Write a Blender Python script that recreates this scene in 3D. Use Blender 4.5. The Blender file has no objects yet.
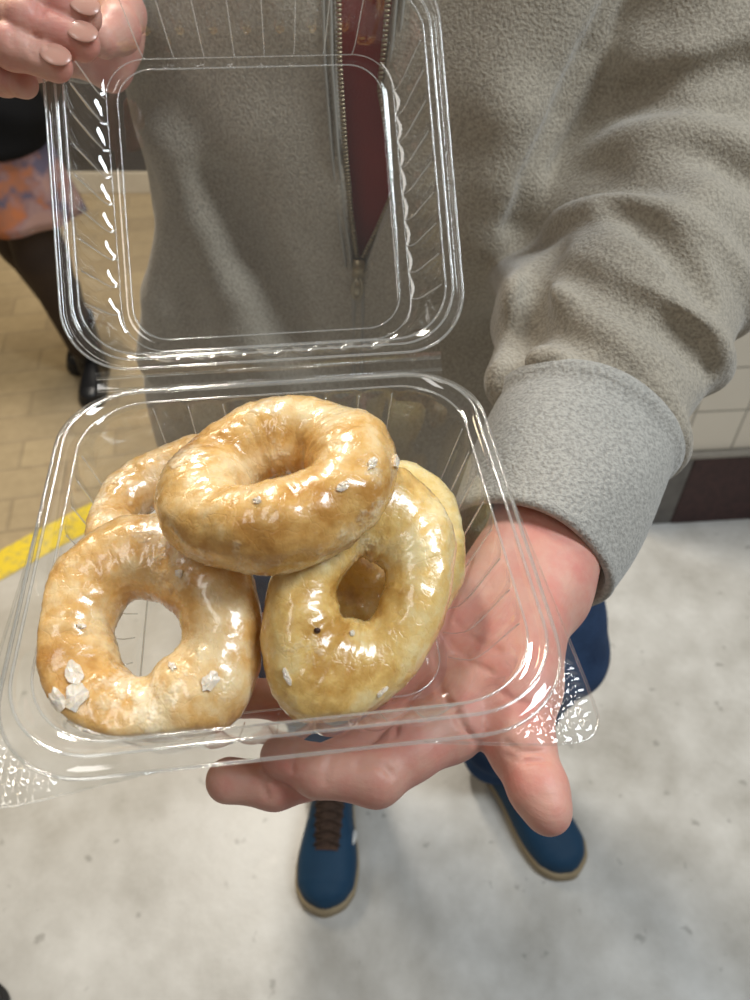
import bpy, math, random
import numpy as np
from mathutils import Vector, Matrix, noise as mnoise

SC = bpy.context.scene
COL = SC.collection
V = lambda *a: np.array(a, float)


def nrm(v):
    v = np.asarray(v, float)
    return v / np.linalg.norm(v)


# ------------------------------------------------------------------ camera
FPX, PITCH, EYE = 751.0, math.radians(44), 1.40
CAM = V(0, 0, EYE)
RV, FV, UV = V(1, 0, 0), V(0, math.cos(PITCH), -math.sin(PITCH)), V(0, math.sin(PITCH), math.cos(PITCH))


def d2w(c):                       # camera-space direction (right, down, forward) -> world
    return c[0] * RV + c[2] * FV - c[1] * UV


def px(u, v, d):                  # point on the sight line of a pixel, d metres deep
    return CAM + d2w(((u - 375) / FPX * d, (v - 500) / FPX * d, d))


def on_z(u, v, z=0.0):            # sight line meets a horizontal plane
    r = d2w(((u - 375) / FPX, (v - 500) / FPX, 1.0))
    return CAM + r * ((z - EYE) / r[2])


def on_y(u, v, y):
    r = d2w(((u - 375) / FPX, (v - 500) / FPX, 1.0))
    return CAM + r * (y / r[1])


def proj(w):
    q = np.asarray(w) - CAM
    d = q @ FV
    return 375 + FPX * (q @ RV) / d, 500 - FPX * (q @ UV) / d, d


# tray frame (square clamshell 21 cm wide)
_a = nrm((.9923, -.0788, .0952))
_b = nrm((.1220, .7420, -.6592))
_b = nrm(_b - _a * (_a @ _b))
T0 = CAM + d2w((-.0524, -.0640, .385))
TX, TY = d2w(_a), d2w(_b)
TZ = np.cross(TX, TY)
if TZ[2] < 0:
    TZ = -TZ
_u = nrm((-.06, -1, .03))
_u = nrm(_u - _a * (_a @ _u))
LY = d2w(_u)                       # lid, from the hinge to its free edge
LZ = np.cross(TX, LY)
if LZ @ (CAM - T0) < 0:
    LZ = -LZ                       # towards the viewer (inside of the lid)
SZ, LEN = .21, .2035


def tp(u, v, z):                   # sight line meets the plane z above the tray rim
    r = d2w(((u - 375) / FPX, (v - 500) / FPX, 1.0))
    q = T0 + TZ * z
    return CAM + r * (((q - CAM) @ TZ) / (r @ TZ))


def tray(x, y, z):
    return T0 + TX * x + TY * y + TZ * z


# ------------------------------------------------------------------ objects
def mesh_obj(name, verts, faces, mat, parent=None, smooth=True):
    me = bpy.data.meshes.new(name)
    verts = np.asarray(verts, np.float64)
    o = bpy.data.objects.new(name, me)
    COL.objects.link(o)
    if parent is not None:
        o.parent = parent
        M = np.array(world_of(parent).inverted())
        verts = verts @ M[:3, :3].T + M[:3, 3]
    if isinstance(faces, np.ndarray):
        n, k = faces.shape
        me.vertices.add(len(verts))
        me.vertices.foreach_set('co', verts.astype(np.float32).ravel())
        me.loops.add(n * k)
        me.loops.foreach_set('vertex_index', faces.astype(np.int32).ravel())
        me.polygons.add(n)
        me.polygons.foreach_set('loop_start', np.arange(0, n * k, k, dtype=np.int32))
        me.update(calc_edges=True)
        me.validate()
    else:
        me.from_pydata([tuple(v) for v in verts], [], [tuple(f) for f in faces])
        me.update()
    if smooth:
        me.polygons.foreach_set('use_smooth', np.ones(len(me.polygons), bool))
    if mat:
        me.materials.append(mat)
    return o


def world_of(o):
    m = o.matrix_basis.copy()
    while o.parent is not None:
        o = o.parent
        m = o.matrix_basis @ m
    return m


def empty(name, loc):
    o = bpy.data.objects.new(name, None)
    o.empty_display_size = .05
    COL.objects.link(o)
    o.location = tuple(loc)
    return o


def tag(o, label, cat, group=None):
    o['label'] = label
    o['category'] = cat
    if group:
        o['group'] = group
    return o


def structure(o):
    o['kind'] = 'structure'
    return o


class MB:                           # collects quads/tris into one mesh
    def __init__(s):
        s.v, s.f = [], []

    def add(s, vs, fs):
        n = len(s.v)
        s.v += [tuple(p) for p in vs]
        s.f += [tuple(i + n for i in f) for f in fs]
        return s

    def tube(s, pts, r, seg=8, closed=False, cap=True, flat=1.0, up=None):
        pts = [np.asarray(p, float) for p in pts]
        n = len(pts)
        rs = r if hasattr(r, '__len__') else [r] * n
        vs, prev = [], None
        for i, p in enumerate(pts):
            a = pts[(i - 1) % n] if (closed or i > 0) else p
            b = pts[(i + 1) % n] if (closed or i < n - 1) else p
            t = nrm(b - a)
            if prev is None:
                h = np.asarray(up, float) if up is not None else (V(0, 0, 1) if abs(t[2]) < .9 else V(1, 0, 0))
                x = nrm(h - t * (h @ t))
            else:
                x = nrm(prev - t * (prev @ t))
            prev = x
            y = np.cross(t, x)
            for k in range(seg):
                an = 2 * math.pi * k / seg
                vs.append(p + x * math.cos(an) * rs[i] * flat + y * math.sin(an) * rs[i])
        fs = []
        for i in range(n if closed else n - 1):
            j = (i + 1) % n
            for k in range(seg):
                l = (k + 1) % seg
                fs.append((i * seg + k, i * seg + l, j * seg + l, j * seg + k))
        if cap and not closed:
            fs.append(tuple(range(seg - 1, -1, -1)))
            fs.append(tuple((n - 1) * seg + k for k in range(seg)))
        return s.add(vs, fs)

    def box(s, c, h, ax=None):
        c = np.asarray(c, float)
        X, Y, Z = ax if ax is not None else (V(1, 0, 0), V(0, 1, 0), V(0, 0, 1))
        vs = [c + X * h[0] * i + Y * h[1] * j + Z * h[2] * k for k in (-1, 1) for j in (-1, 1) for i in (-1, 1)]
        return s.add(vs, [(0, 2, 3, 1), (4, 5, 7, 6), (0, 1, 5, 4), (2, 6, 7, 3), (0, 4, 6, 2), (1, 3, 7, 5)])

    def ellipsoid(s, c, ax, h, nu=16, nv=10):
        c = np.asarray(c, float)
        vs, fs = [], []
        for j in range(nv + 1):
            t = math.pi * j / nv
            for i in range(nu):
                p = 2 * math.pi * i / nu
                vs.append(c + ax[0] * h[0] * math.sin(t) * math.cos(p) + ax[1] * h[1] * math.sin(t) * math.sin(p) + ax[2] * h[2] * math.cos(t))
        for j in range(nv):
            for i in range(nu):
                k = (i + 1) % nu
                fs.append((j * nu + i, j * nu + k, (j + 1) * nu + k, (j + 1) * nu + i))
        return s.add(vs, fs)

    def build(s, name, mat, parent=None, smooth=True):
        return mesh_obj(name, s.v, s.f, mat, parent, smooth)


# ------------------------------------------------------------------ implicit surfaces
def smin(a, b, k):
    h = np.maximum(k - np.abs(a - b), 0) / k
    return np.minimum(a, b) - h * h * k * .25


def smax(a, b, k):
    return -smin(-a, -b, k)


def cap(P, a, b, r1, r2):
    a = np.asarray(a, float)
    ab = np.asarray(b, float) - a
    q = P - a
    t = np.clip((q @ ab) / max(ab @ ab, 1e-12), 0, 1)
    return np.linalg.norm(q - t[:, None] * ab, axis=1) - (r1 + (r2 - r1) * t)


def chain(P, pts, rs, k=.004):
    d = None
    for i in range(len(pts) - 1):
        e = cap(P, pts[i], pts[i + 1], rs[i], rs[i + 1])
        d = e if d is None else smin(d, e, k)
    return d


def ell(P, c, h, ax=None):
    q = P - np.asarray(c, float)
    if ax is not None:
        q = q @ np.array(ax).T
    h = np.asarray(h, float)
    k0 = np.linalg.norm(q / h, axis=1)
    k1 = np.linalg.norm(q / (h * h), axis=1)
    return k0 * (k0 - 1) / np.maximum(k1, 1e-9)


def hit(fn, u, v, d0=.2, d1=2.0):   # where a sight line first meets an implicit surface
    o, r = CAM, d2w(((u - 375) / FPX, (v - 500) / FPX, 1.0))
    L = np.linalg.norm(r)
    t = d0
    for _ in range(160):
        d = float(fn((o + r * t)[None])[0])
        if d < 2e-4 or t > d1:
            break
        t += max(d * .7, 2e-4) / L
    return o + r * t


def grad(fn, P, e=4e-4):
    g = np.empty_like(P)
    for i in range(3):
        o = np.zeros(3)
        o[i] = e
        g[:, i] = fn(P + o) - fn(P - o)
    return g / np.maximum(np.linalg.norm(g, axis=1, keepdims=True), 1e-9)


def sdf_mesh(fn, lo, hi, h, refine=2, slack=1.5):
    lo, hi = np.asarray(lo, float), np.asarray(hi, float)
    B = 12
    nb = np.maximum(np.ceil((hi - lo) / (h * B)).astype(int), 1)
    n = nb * B + 1
    D = np.full(n, 1.0, np.float32)
    bi = np.stack(np.meshgrid(*[np.arange(k) for k in nb], indexing='ij'), -1).reshape(-1, 3)
    cen = lo + (bi + .5) * B * h
    dc = fn(cen)
    rad = B * h * .5 * 1.7321 * slack
    g = np.stack(np.meshgrid(*[np.arange(B + 1)] * 3, indexing='ij'), -1).reshape(-1, 3)
    near = bi[np.abs(dc) < rad]
    for b, d in zip(bi, dc):
        if d <= -rad:
            D[b[0] * B:b[0] * B + B + 1, b[1] * B:b[1] * B + B + 1, b[2] * B:b[2] * B + B + 1] = -1
    CH = 120
    for s in range(0, len(near), CH):
        bs = near[s:s + CH]
        idx = (bs[:, None, :] * B + g[None]).reshape(-1, 3)
        D[idx[:, 0], idx[:, 1], idx[:, 2]] = fn(lo + idx * h)
    S = D < 0
    c = np.zeros(n - 1, np.int8)
    for i in (0, 1):
        for j in (0, 1):
            for k in (0, 1):
                c += S[i:n[0] - 1 + i, j:n[1] - 1 + j, k:n[2] - 1 + k]
    act = (c > 0) & (c < 8)
    cells = np.argwhere(act)
    vid = np.full(n - 1, -1, np.int32)
    vid[act] = np.arange(len(cells))
    acc = np.zeros((len(cells), 3))
    cnt = np.zeros(len(cells))
    cor = [(i, j, k) for i in (0, 1) for j in (0, 1) for k in (0, 1)]
    for p in cor:
        for ax in range(3):
            if p[ax]:
                continue
            q = list(p)
            q[ax] = 1
            a = D[cells[:, 0] + p[0], cells[:, 1] + p[1], cells[:, 2] + p[2]]
            b = D[cells[:, 0] + q[0], cells[:, 1] + q[1], cells[:, 2] + q[2]]
            m = (a < 0) != (b < 0)
            t = np.where(m, a / np.where(m, a - b, 1), 0)
            w = np.tile(np.array(p, float), (len(cells), 1))
            w[:, ax] = t
            acc[m] += w[m]
            cnt[m] += 1
    verts = lo + (cells + acc / np.maximum(cnt, 1)[:, None]) * h
    faces = []
    for ax in range(3):
        u, v = (ax + 1) % 3, (ax + 2) % 3
        sl0, sl1 = [slice(None)] * 3, [slice(None)] * 3
        sl0[ax], sl1[ax] = slice(0, n[ax] - 1), slice(1, n[ax])
        e = np.argwhere(S[tuple(sl0)] != S[tuple(sl1)])
        e = e[(e[:, u] > 0) & (e[:, v] > 0) & (e[:, u] < n[u] - 1) & (e[:, v] < n[v] - 1)]
        q = []
        for du, dv in ((-1, -1), (0, -1), (0, 0), (-1, 0)):
            w = e.copy()
            w[:, u] += du
            w[:, v] += dv
            q.append(vid[w[:, 0], w[:, 1], w[:, 2]])
        q = np.stack(q, 1)
        fl = ~S[e[:, 0], e[:, 1], e[:, 2]]
        q[fl] = q[fl][:, ::-1]
        faces.append(q[(q >= 0).all(1)])
    faces = np.concatenate(faces)
    for _ in range(refine):
        d = fn(verts)
        verts = verts - grad(fn, verts) * np.clip(d, -h, h)[:, None]
    return verts, faces


# ------------------------------------------------------------------ materials
def material(name):
    m = bpy.data.materials.new(name)
    m.use_nodes = True
    nt = m.node_tree
    nt.nodes.clear()
    return m, nt, nt.nodes, nt.links


class NT:
    def __init__(s, name):
        s.m, s.nt, s.n, s.l = material(name)
        s.out = s.n.new('ShaderNodeOutputMaterial')

    def node(s, t, ins=None, **kw):
        o = s.n.new(t)
        for k, v in kw.items():
            setattr(o, k, v)
        for k, v in (ins or {}).items():
            if isinstance(v, bpy.types.NodeSocket):
                s.l.new(v, o.inputs[k])
            else:
                if isinstance(v, tuple) and len(v) == 3 and o.inputs[k].type == 'RGBA':
                    v = (*v, 1)
                o.inputs[k].default_value = v
        return o

    def coord(s, scale=(1, 1, 1), kind='Object', rot=(0, 0, 0)):
        t = s.node('ShaderNodeTexCoord')
        mp = s.node('ShaderNodeMapping', {'Vector': t.outputs[kind], 'Scale': scale, 'Rotation': rot})
        return mp.outputs[0]

    def noise(s, vec, scale, detail=3, rough=.55, out='Fac'):
        return s.node('ShaderNodeTexNoise', {'Vector': vec, 'Scale': scale, 'Detail': detail, 'Roughness': rough}).outputs[out]

    def ramp(s, fac, stops):
        r = s.node('ShaderNodeValToRGB', {'Fac': fac})
        e = r.color_ramp.elements
        while len(e) < len(stops):
            e.new(.5)
        for i, (p, c) in enumerate(stops):
            e[i].position = p
            e[i].color = (*c, 1) if len(c) == 3 else c
        return r.outputs[0]

    def mix(s, fac, a, b, mode='MIX'):
        o = s.node('ShaderNodeMix', data_type='RGBA', blend_type=mode)
        for sock, v in ((o.inputs[0], fac), (o.inputs[6], a), (o.inputs[7], b)):
            if isinstance(v, bpy.types.NodeSocket):
                s.l.new(v, sock)
            else:
                sock.default_value = (*v, 1) if isinstance(v, tuple) and len(v) == 3 else v
        return o.outputs[2]

    def math(s, op, a, b=0.0):
        o = s.node('ShaderNodeMath', operation=op)
        for i, v in enumerate((a, b)):
            if isinstance(v, bpy.types.NodeSocket):
                s.l.new(v, o.inputs[i])
            else:
                o.inputs[i].default_value = v
        return o.outputs[0]

    def bump(s, h, strength=.3, dist=.001, normal=None):
        ins = {'Height': h, 'Strength': strength, 'Distance': dist}
        if normal is not None:
            ins['Normal'] = normal
        return s.node('ShaderNodeBump', ins).outputs[0]

    def done(s, shader):
        s.l.new(shader, s.out.inputs['Surface'])
        return s.m

    def bsdf(s, **kw):
        return s.done(s.node('ShaderNodeBsdfPrincipled', {k.replace('_', ' '): v for k, v in kw.items()}).outputs[0])


def plain(name, col, rough=.6, metal=0.0, spec=.5, var=.08, scale=40):
    t = NT(name)
    c = t.coord()
    f = t.noise(c, scale, 4)
    dark = tuple(x * (1 - var) for x in col)
    lite = tuple(min(1, x * (1 + var)) for x in col)
    base = t.ramp(f, [(.3, dark), (.7, lite)])
    return t.bsdf(Base_Color=base, Roughness=rough, Metallic=metal, Specular_IOR_Level=spec,
                  Normal=t.bump(f, .15, .001))


def mat_fleece(name, col):
    t = NT(name)
    c = t.coord()
    n1 = t.noise(c, 480, 1, .4)
    n2 = t.noise(c, 950, 2, .5)
    big = t.noise(c, 9, 3)
    h = t.math('ADD', t.math('MULTIPLY', n1, .65), t.math('MULTIPLY', n2, .35))
    pile = t.ramp(h, [(.36, tuple(x * .74 for x in col)), (.60, tuple(x * 1.17 for x in col))])
    base = t.mix(t.math('MULTIPLY', big, .25), pile, tuple(x * .82 for x in col))
    return t.bsdf(Base_Color=base, Roughness=.95, Specular_IOR_Level=.15, Sheen_Weight=.35, Sheen_Roughness=.5,
                  Normal=t.bump(h, .6, .0026))


def mat_cloth(name, col, scale=900, var=.25, rough=.9):
    t = NT(name)
    c = t.coord()
    n1 = t.noise(c, scale, 2)
    n2 = t.noise(c, 14, 4)
    f = t.math('ADD', t.math('MULTIPLY', n1, .5), t.math('MULTIPLY', n2, .5))
    base = t.ramp(f, [(.3, tuple(x * (1 - var) for x in col)), (.7, tuple(x * (1 + var) for x in col))])
    return t.bsdf(Base_Color=base, Roughness=rough, Specular_IOR_Level=.2, Normal=t.bump(n1, .4, .001))


def mat_skin(name='skin', col=(.62, .335, .262), pink=(.585, .185, .155)):
    t = NT(name)
    c = t.coord()
    mot = t.noise(c, 55, 4, .6)
    fine = t.noise(c, 380, 3)
    wr = t.noise(t.coord((1, 1, 3)), 150, 4, .6)
    base = t.mix(t.ramp(mot, [(.38, (0, 0, 0)), (.68, (.75, .75, .75))]), col, pink)
    base = t.mix(t.math('MULTIPLY', fine, .22), base, tuple(x * 1.12 for x in col))
    return t.bsdf(Base_Color=base, Roughness=.48, Specular_IOR_Level=.45, Subsurface_Weight=.25,
                  Subsurface_Radius=(.008, .003, .0015), Subsurface_Scale=.6,
                  Normal=t.bump(t.math('ADD', t.math('MULTIPLY', wr, .7), t.math('MULTIPLY', fine, .3)), .35, .0012))


def mat_plastic(name='clear_plastic', tint=(.985, .99, .985), haze=.025, k=1.1):
    t = NT(name)
    lw = t.node('ShaderNodeLayerWeight', {'Blend': .5})
    f = t.math('MINIMUM', t.math('ADD', t.math('MULTIPLY', t.math('POWER', lw.outputs['Facing'], 4.5), .9), .085 * k), 1.0)
    tr = t.node('ShaderNodeBsdfTransparent', {'Color': tint})
    df = t.node('ShaderNodeBsdfDiffuse', {'Color': (.9, .92, .93)})
    tl = t.node('ShaderNodeBsdfTranslucent', {'Color': (.9, .92, .93)})
    hz = t.node('ShaderNodeMixShader', {0: .5, 1: df.outputs[0], 2: tl.outputs[0]})
    body = t.node('ShaderNodeMixShader', {0: haze, 1: tr.outputs[0], 2: hz.outputs[0]})
    gl = t.node('ShaderNodeBsdfGlossy', {'Color': (1, 1, 1), 'Roughness': .05})
    return t.done(t.node('ShaderNodeMixShader', {0: f, 1: body.outputs[0], 2: gl.outputs[0]}).outputs[0])
from mathutils.bvhtree import BVHTree
# ------------------------------------------------------------------ clear clamshell
PLASTIC = mat_plastic()
EDGE = mat_plastic('lit_plastic_edge', haze=.20, k=1.4)  # extra white haze paints in the light that plastic edges gather
BOX = tag(empty('clamshell_container', tray(0, .1, -.05)),
          'open clear plastic hinged clamshell box holding glazed ring donuts on an open palm', 'container')


def rr_ring(hx, hy, r, lobes, amp, n_per=10, n_cor=14, sharp=.62):
    """rounded rectangle, its straight sides scalloped into lobes; returns local x, y"""
    out = []
    segs = [((hx - r, -hy), (-1, 0), 2 * (hx - r), (0, -1), lobes[0], (-hx + r, -hy + r), 270, 180),
            ((-hx, -hy + r), (0, 1), 2 * (hy - r), (-1, 0), lobes[1], (-hx + r, hy - r), 180, 90),
            ((-hx + r, hy), (1, 0), 2 * (hx - r), (0, 1), lobes[0], (hx - r, hy - r), 90, 0),
            ((hx, hy - r), (0, -1), 2 * (hy - r), (1, 0), lobes[1], (hx - r, -hy + r), 360, 270)]
    for (p, d, L, nn, lo, cc, a0, a1) in segs:
        n = n_per * lo
        for i in range(n):
            f = i / n
            g = abs(math.sin(math.pi * lo * f)) ** sharp
            out.append((p[0] + d[0] * L * f + nn[0] * amp * g, p[1] + d[1] * L * f + nn[1] * amp * g))
        for i in range(n_cor):
            a = math.radians(a0 + (a1 - a0) * i / n_cor)
            out.append((cc[0] + r * math.cos(a), cc[1] + r * math.sin(a)))
    return out


def shell(profile, hx, hy, r0, lobes, place, rmin=.014, rk=.45):
    mb = MB()
    vs, m = [], 0
    for ins, z, amp in profile:
        ring = rr_ring(hx - ins, hy - ins, max(r0 - ins * rk, rmin), lobes, amp)
        m = len(ring)
        vs += [place(x, y, z) for x, y in ring]
    fs = []
    for k in range(len(profile) - 1):
        for i in range(m):
            j = (i + 1) % m
            fs.append((k * m + i, k * m + j, (k + 1) * m + j, (k + 1) * m + i))
    k = len(profile) - 1
    fs.append(tuple(k * m + i for i in range(m)))
    mb.add(vs, fs)
    return mb


HX, HY = SZ / 2 - .0022, LEN / 2 - .003
tray_at = lambda x, y, z: tray(x, y + LEN / 2, z)
TD = .046
prof = [(0, -.0035, 0), (.0002, -.0006, 0), (.0012, 0, 0), (.0034, 0, 0), (.0042, .0016, 0), (.0052, .0022, 0), (.0062, .0016, 0),
        (.0070, 0, 0), (.0105, -.0004, 0), (.0118, -.0012, .0002), (.0128, -.0035, .0016), (.0145, -.009, .0030), (.0175, -.019, .0034), (.0205, -.029, .0034),
        (.0235, -TD + .009, .0032), (.0260, -TD + .0045, .0026), (.0300, -TD + .0018, .0016), (.0345, -TD + .0006, .0006), (.0370, -TD, 0),
        (.0385, -TD + .0012, 0), (.0400, -TD, 0), (.0440, -TD, 0), (.0500, -TD, 0)]
mb = shell(prof, HX, HY, .036, (7, 7), tray_at)


def ribs(mb, profile, hx, hy, r0, lobes, place, k0, k1, rad, rk=.45, rmin=.014):  # thin tubes added along the cusps to catch highlights
    rings = []
    for ins, z, amp in profile[k0:k1]:
        rings.append([(x, y, z) for x, y in rr_ring(hx - ins, hy - ins, max(r0 - ins * rk, rmin), lobes, amp)])
    base = 0
    for s_ in range(4):
        lo = lobes[s_ % 2]
        for q in range(lo + 1):
            i = (base + q * 10) % len(rings[0])
            mb.tube([place(*rg[i]) for rg in rings], rad, 5)
        base += lo * 10 + 14


TRAY, mb = mb, MB()
ribs(mb, prof, HX, HY, .036, (7, 7), tray_at, 10, 18, .00032)
for ins, z, r in ((0, -.0035, .0007), (.0052, .0022, .0006), (.0112, -.0006, .0005), (.0385, -TD + .0012, .0004)):
    mb.tube([tray_at(x, y, z) for x, y in rr_ring(HX - ins, HY - ins, .036 - ins * .45, (7, 7), 0)], r, 6, closed=True)
TRAY.build('tray', PLASTIC, BOX)
mb.build('rim_bead', EDGE, BOX)

# grip tabs that square off the two front corners
for sgn in (1, -1):
    mb = MB()
    st = .0011
    gx = np.arange(-.062, .0125, st)
    gy = np.arange(-.115, .0085, st)
    idx = {}

    def outer(x, y):               # x, y measured from the square corner of the flange
        w = .0055 * max(0, min(1, (y + .112) / .10))
        h = .0065 * max(0, min(1, (x + .060) / .045))
        r = .010
        if x > w or y > h:
            return False
        cx, cy = w - r, h - r
        return not (x > cx and y > cy and math.hypot(x - cx, y - cy) > r)

    def inner(x, y):
        r = .036
        if x > 0 or y > 0:
            return False
        return not (x > -r and y > -r and math.hypot(x + r, y + r) > r)

    def key(i, j):
        if (i, j) not in idx:
            x, y = gx[i], gy[j]
            z = -.0030
            s = x + y
            if s > -.026 and outer(x + .002, y + .002):
                u, w = (x + y) / .0046, (x - y) / .0046
                z += .0022 * max(0, math.cos(math.pi * u) * math.cos(math.pi * w)) ** .7
            b = math.hypot(x + .0155, y + .0155)
            if b < .0048:
                z += .0065 * (1 - (b / .0048) ** 4)
            idx[(i, j)] = len(mb.v)
            mb.v.append(tuple(tray_at(sgn * (HX + x), HY + y, z)))
        return idx[(i, j)]
    for i in range(len(gx) - 1):
        for j in range(len(gy) - 1):
            xc, yc = gx[i] + st / 2, gy[j] + st / 2
            if outer(xc, yc) and not inner(xc, yc):
                mb.f.append((key(i, j), key(i + 1, j), key(i + 1, j + 1), key(i, j + 1)))
    ol = [(0, -.112)] + [(.0055 * min(1, (y + .112) / .10), y) for y in np.linspace(-.10, -.006, 12)]
    cx, cy = .0055 - .010, .0065 - .010
    ol += [(cx + .010 * math.cos(a), cy + .010 * math.sin(a)) for a in np.linspace(0, math.pi / 2, 8)]
    ol += [(x, .0065 * min(1, (x + .060) / .045)) for x in np.linspace(-.006, -.058, 8)]
    mb.tube([tray_at(sgn * (HX + x), HY + y, -.0030) for x, y in ol], .0005, 6)
    mb.build('grip_tab', PLASTIC, BOX)

# lid
lid_at = lambda x, y, z: T0 + TX * x + LY * (y + .18 * min(z, 0) + LEN / 2 + .009) + LZ * z
LD = .032
lprof = [(0, .003, 0), (.0002, .0006, 0), (.0012, 0, 0), (.0028, 0, 0), (.0036, .0014, 0), (.0048, .0018, 0), (.0060, .0014, 0), (.0068, 0, 0),
         (.0076, -.0004, 0), (.0084, -.0014, .0003), (.0096, -.0042, .0022), (.0118, -.0105, .0042), (.0140, -.0165, .0046), (.0162, -LD + .0085, .0046),
         (.0182, -LD + .0036, .0036), (.0202, -LD + .0012, .0016), (.0220, -LD + .0004, .0), (.0240, -LD, 0), (.0272, -LD, 0), (.0282, -LD + .0006, 0),
         (.0292, -LD, 0), (.0320, -LD, 0), (.0380, -LD, 0)]
mb = shell(lprof, SZ / 2 - .003, LEN / 2 + .002, .032, (7, 8), lid_at)
LIDB, mb = mb, MB()
ribs(mb, lprof, SZ / 2 - .003, LEN / 2 + .002, .032, (7, 8), lid_at, 10, 17, .00035)
for ins, z, r in ((0, .003, .0007), (.0048, .0018, .0006), (.0082, -.0004, .0005), (.0282, -LD + .0006, .0004), (.0222, -LD + .0004, .0003)):
    mb.tube([lid_at(x, y, z) for x, y in rr_ring(SZ / 2 - .003 - ins, LEN / 2 + .002 - ins, .032 - ins * .45, (7, 8), 0)], r, 6, closed=True)
lid = LIDB.build('lid', PLASTIC, BOX)
mb.build('rim_bead', EDGE, lid)

# living hinge: folded strip between the two flanges
mb = MB()
hz = [(-.0005, .0068, .002), (-.001, .0045, -.001), (-.0005, .002, -.0025), (.0, .0, -.003), (.001, -.001, -.002)]
pts = [T0 + LY * .0065 + LZ * .002, T0 + LY * .004 - LZ * .001, T0 + LY * .0015 - LZ * .0018, T0 + TY * .001 - TZ * .0022, T0 + TY * .004 - TZ * .003]
vs = []
nx = 24
for i in range(nx + 1):
    x = -.088 + .176 * i / nx
    vs += [p + TX * x for p in pts]
mb.add(vs, [(i * 5 + k, i * 5 + k + 1, i * 5 + k + 6, i * 5 + k + 5) for i in range(nx) for k in range(4)])
for k in (1, 3):
    mb.tube([pts[k] + TX * x for x in (-.088, 0, .088)], .0008, 8)
mb.build('hinge', PLASTIC, BOX)


# ------------------------------------------------------------------ donuts
def mat_donut(name, gold, cream, frost_amt, seed):
    t = NT(name)
    c = t.node('ShaderNodeMapping', {'Vector': t.coord(), 'Location': (seed * 3.7, seed * 1.9, seed * .7)}).outputs[0]
    n1 = t.noise(c, 34, 4, .55)
    n2 = t.noise(c, 110, 4, .6)
    n3 = t.noise(c, 330, 3, .6)
    f = t.math('ADD', t.math('MULTIPLY', n1, .62), t.math('MULTIPLY', n2, .38))
    deep = tuple(x * y for x, y in zip(gold, (.72, .58, .40)))
    base = t.ramp(f, [(.36, deep), (.47, gold), (.60, cream)])
    wob = t.mix(.02, c, t.noise(c, 90, 2, out='Color'), 'ADD')
    vo = t.node('ShaderNodeTexVoronoi', {'Vector': wob, 'Scale': 120.0}, feature='DISTANCE_TO_EDGE')
    patch = t.noise(c, 27, 5, .68)
    lo = .66 - frost_amt
    frost = t.ramp(patch, [(lo, (0, 0, 0)), (lo + .07, (1, 1, 1))])
    crack = t.ramp(vo.outputs['Distance'], [(.0, (.25, .25, .25)), (.06, (1, 1, 1))])
    fm = t.math('MULTIPLY', t.math('MULTIPLY', frost, crack), .62)
    base = t.mix(fm, base, (.86, .74, .53))
    h = t.math('ADD', t.math('ADD', t.math('MULTIPLY', frost, .5), t.math('MULTIPLY', n2, .7)), t.math('MULTIPLY', n3, .35))
    h = t.math('ADD', h, t.math('MULTIPLY', crack, .12))
    return t.bsdf(Base_Color=base, Roughness=t.math('ADD', t.math('MULTIPLY', n2, .22), .16), Specular_IOR_Level=.5, Subsurface_Weight=.22,
                  Subsurface_Radius=(.006, .004, .0015), Subsurface_Scale=.7, Coat_Weight=.85, Coat_Roughness=.09,
                  Normal=t.bump(h, .45, .0016))


def donut_fn(seed, R, r, sx, sy, wob, thick):
    def f(u, v, off=0.0):
        cu, su = math.cos(u), math.sin(u)
        p = Vector((cu * 1.3 + seed * 5.1, su * 1.3, seed * 2.3))
        rr = r * (1 + wob * mnoise.noise(p))
        RR = R * (1 + .5 * wob * mnoise.noise(p + Vector((7, 3, 1))))
        zz = .35 * r * wob * 2 * mnoise.noise(p + Vector((1, 9, 4)))
        q = Vector((cu * (3 + math.cos(v)), su * (3 + math.cos(v)), math.sin(v) * 1.4)) + Vector((seed * 3, 0, 0))
        rr *= 1 + .055 * mnoise.noise(q * 1.2) + .022 * mnoise.noise(q * 3.1)
        rr += .00035 * mnoise.noise(q * 9) + off
        if -1.5 < v < -.3:                     # glaze that ran down and set at the skirt
            rr += .0009 * max(0, mnoise.noise(q * 4.5)) * math.sin((v + 1.5) / 1.2 * math.pi)
        cv, sv = math.cos(v), math.sin(v)
        cv = math.copysign(abs(cv) ** .88, cv)
        d = RR + rr * cv
        z = rr * sv * thick
        if z < 0:
            z *= .88
        return Vector((d * cu * sx, d * su * sy, z + zz))
    return f


PLACED = []


def clamp(vs, rev=False):
    """soft dough gives way where it touches the box or an earlier donut"""
    out = []
    for p in vs:
        q = p - T0
        x, y, z = q @ TX, q @ TY - LEN / 2, q @ TZ
        z = max(z, -TD + .0009)
        ins = float(np.interp(-z, (-.004, .0012, .0035, .029, TD - .009, TD - .0045, TD - .0018, TD), (.0120, .0122, .0132, .0208, .0238, .0262, .0302, .036)))
        hx_, hy_ = HX - ins - .0006, HY - ins - .0006
        x, y = max(-hx_, min(hx_, x)), max(-hy_, min(hy_, y))
        rc = .034
        dx, dy = abs(x) - (hx_ - rc), abs(y) - (hy_ - rc)
        if dx > 0 and dy > 0 and math.hypot(dx, dy) > rc:
            k = rc / math.hypot(dx, dy)
            x, y = math.copysign(hx_ - rc + dx * k, x), math.copysign(hy_ - rc + dy * k, y)
        out.append(tray(x, y + LEN / 2, z))
    for bvh in (PLACED[::-1] if rev else PLACED):
        for i, p in enumerate(out):
            c, n, _, d = bvh.find_nearest(Vector(p), .02)
            if c is None:
                continue
            s_ = (Vector(p) - c).dot(n)
            if s_ < .0024:
                out[i] = np.array(c + n * .0026)
    return out


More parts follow.
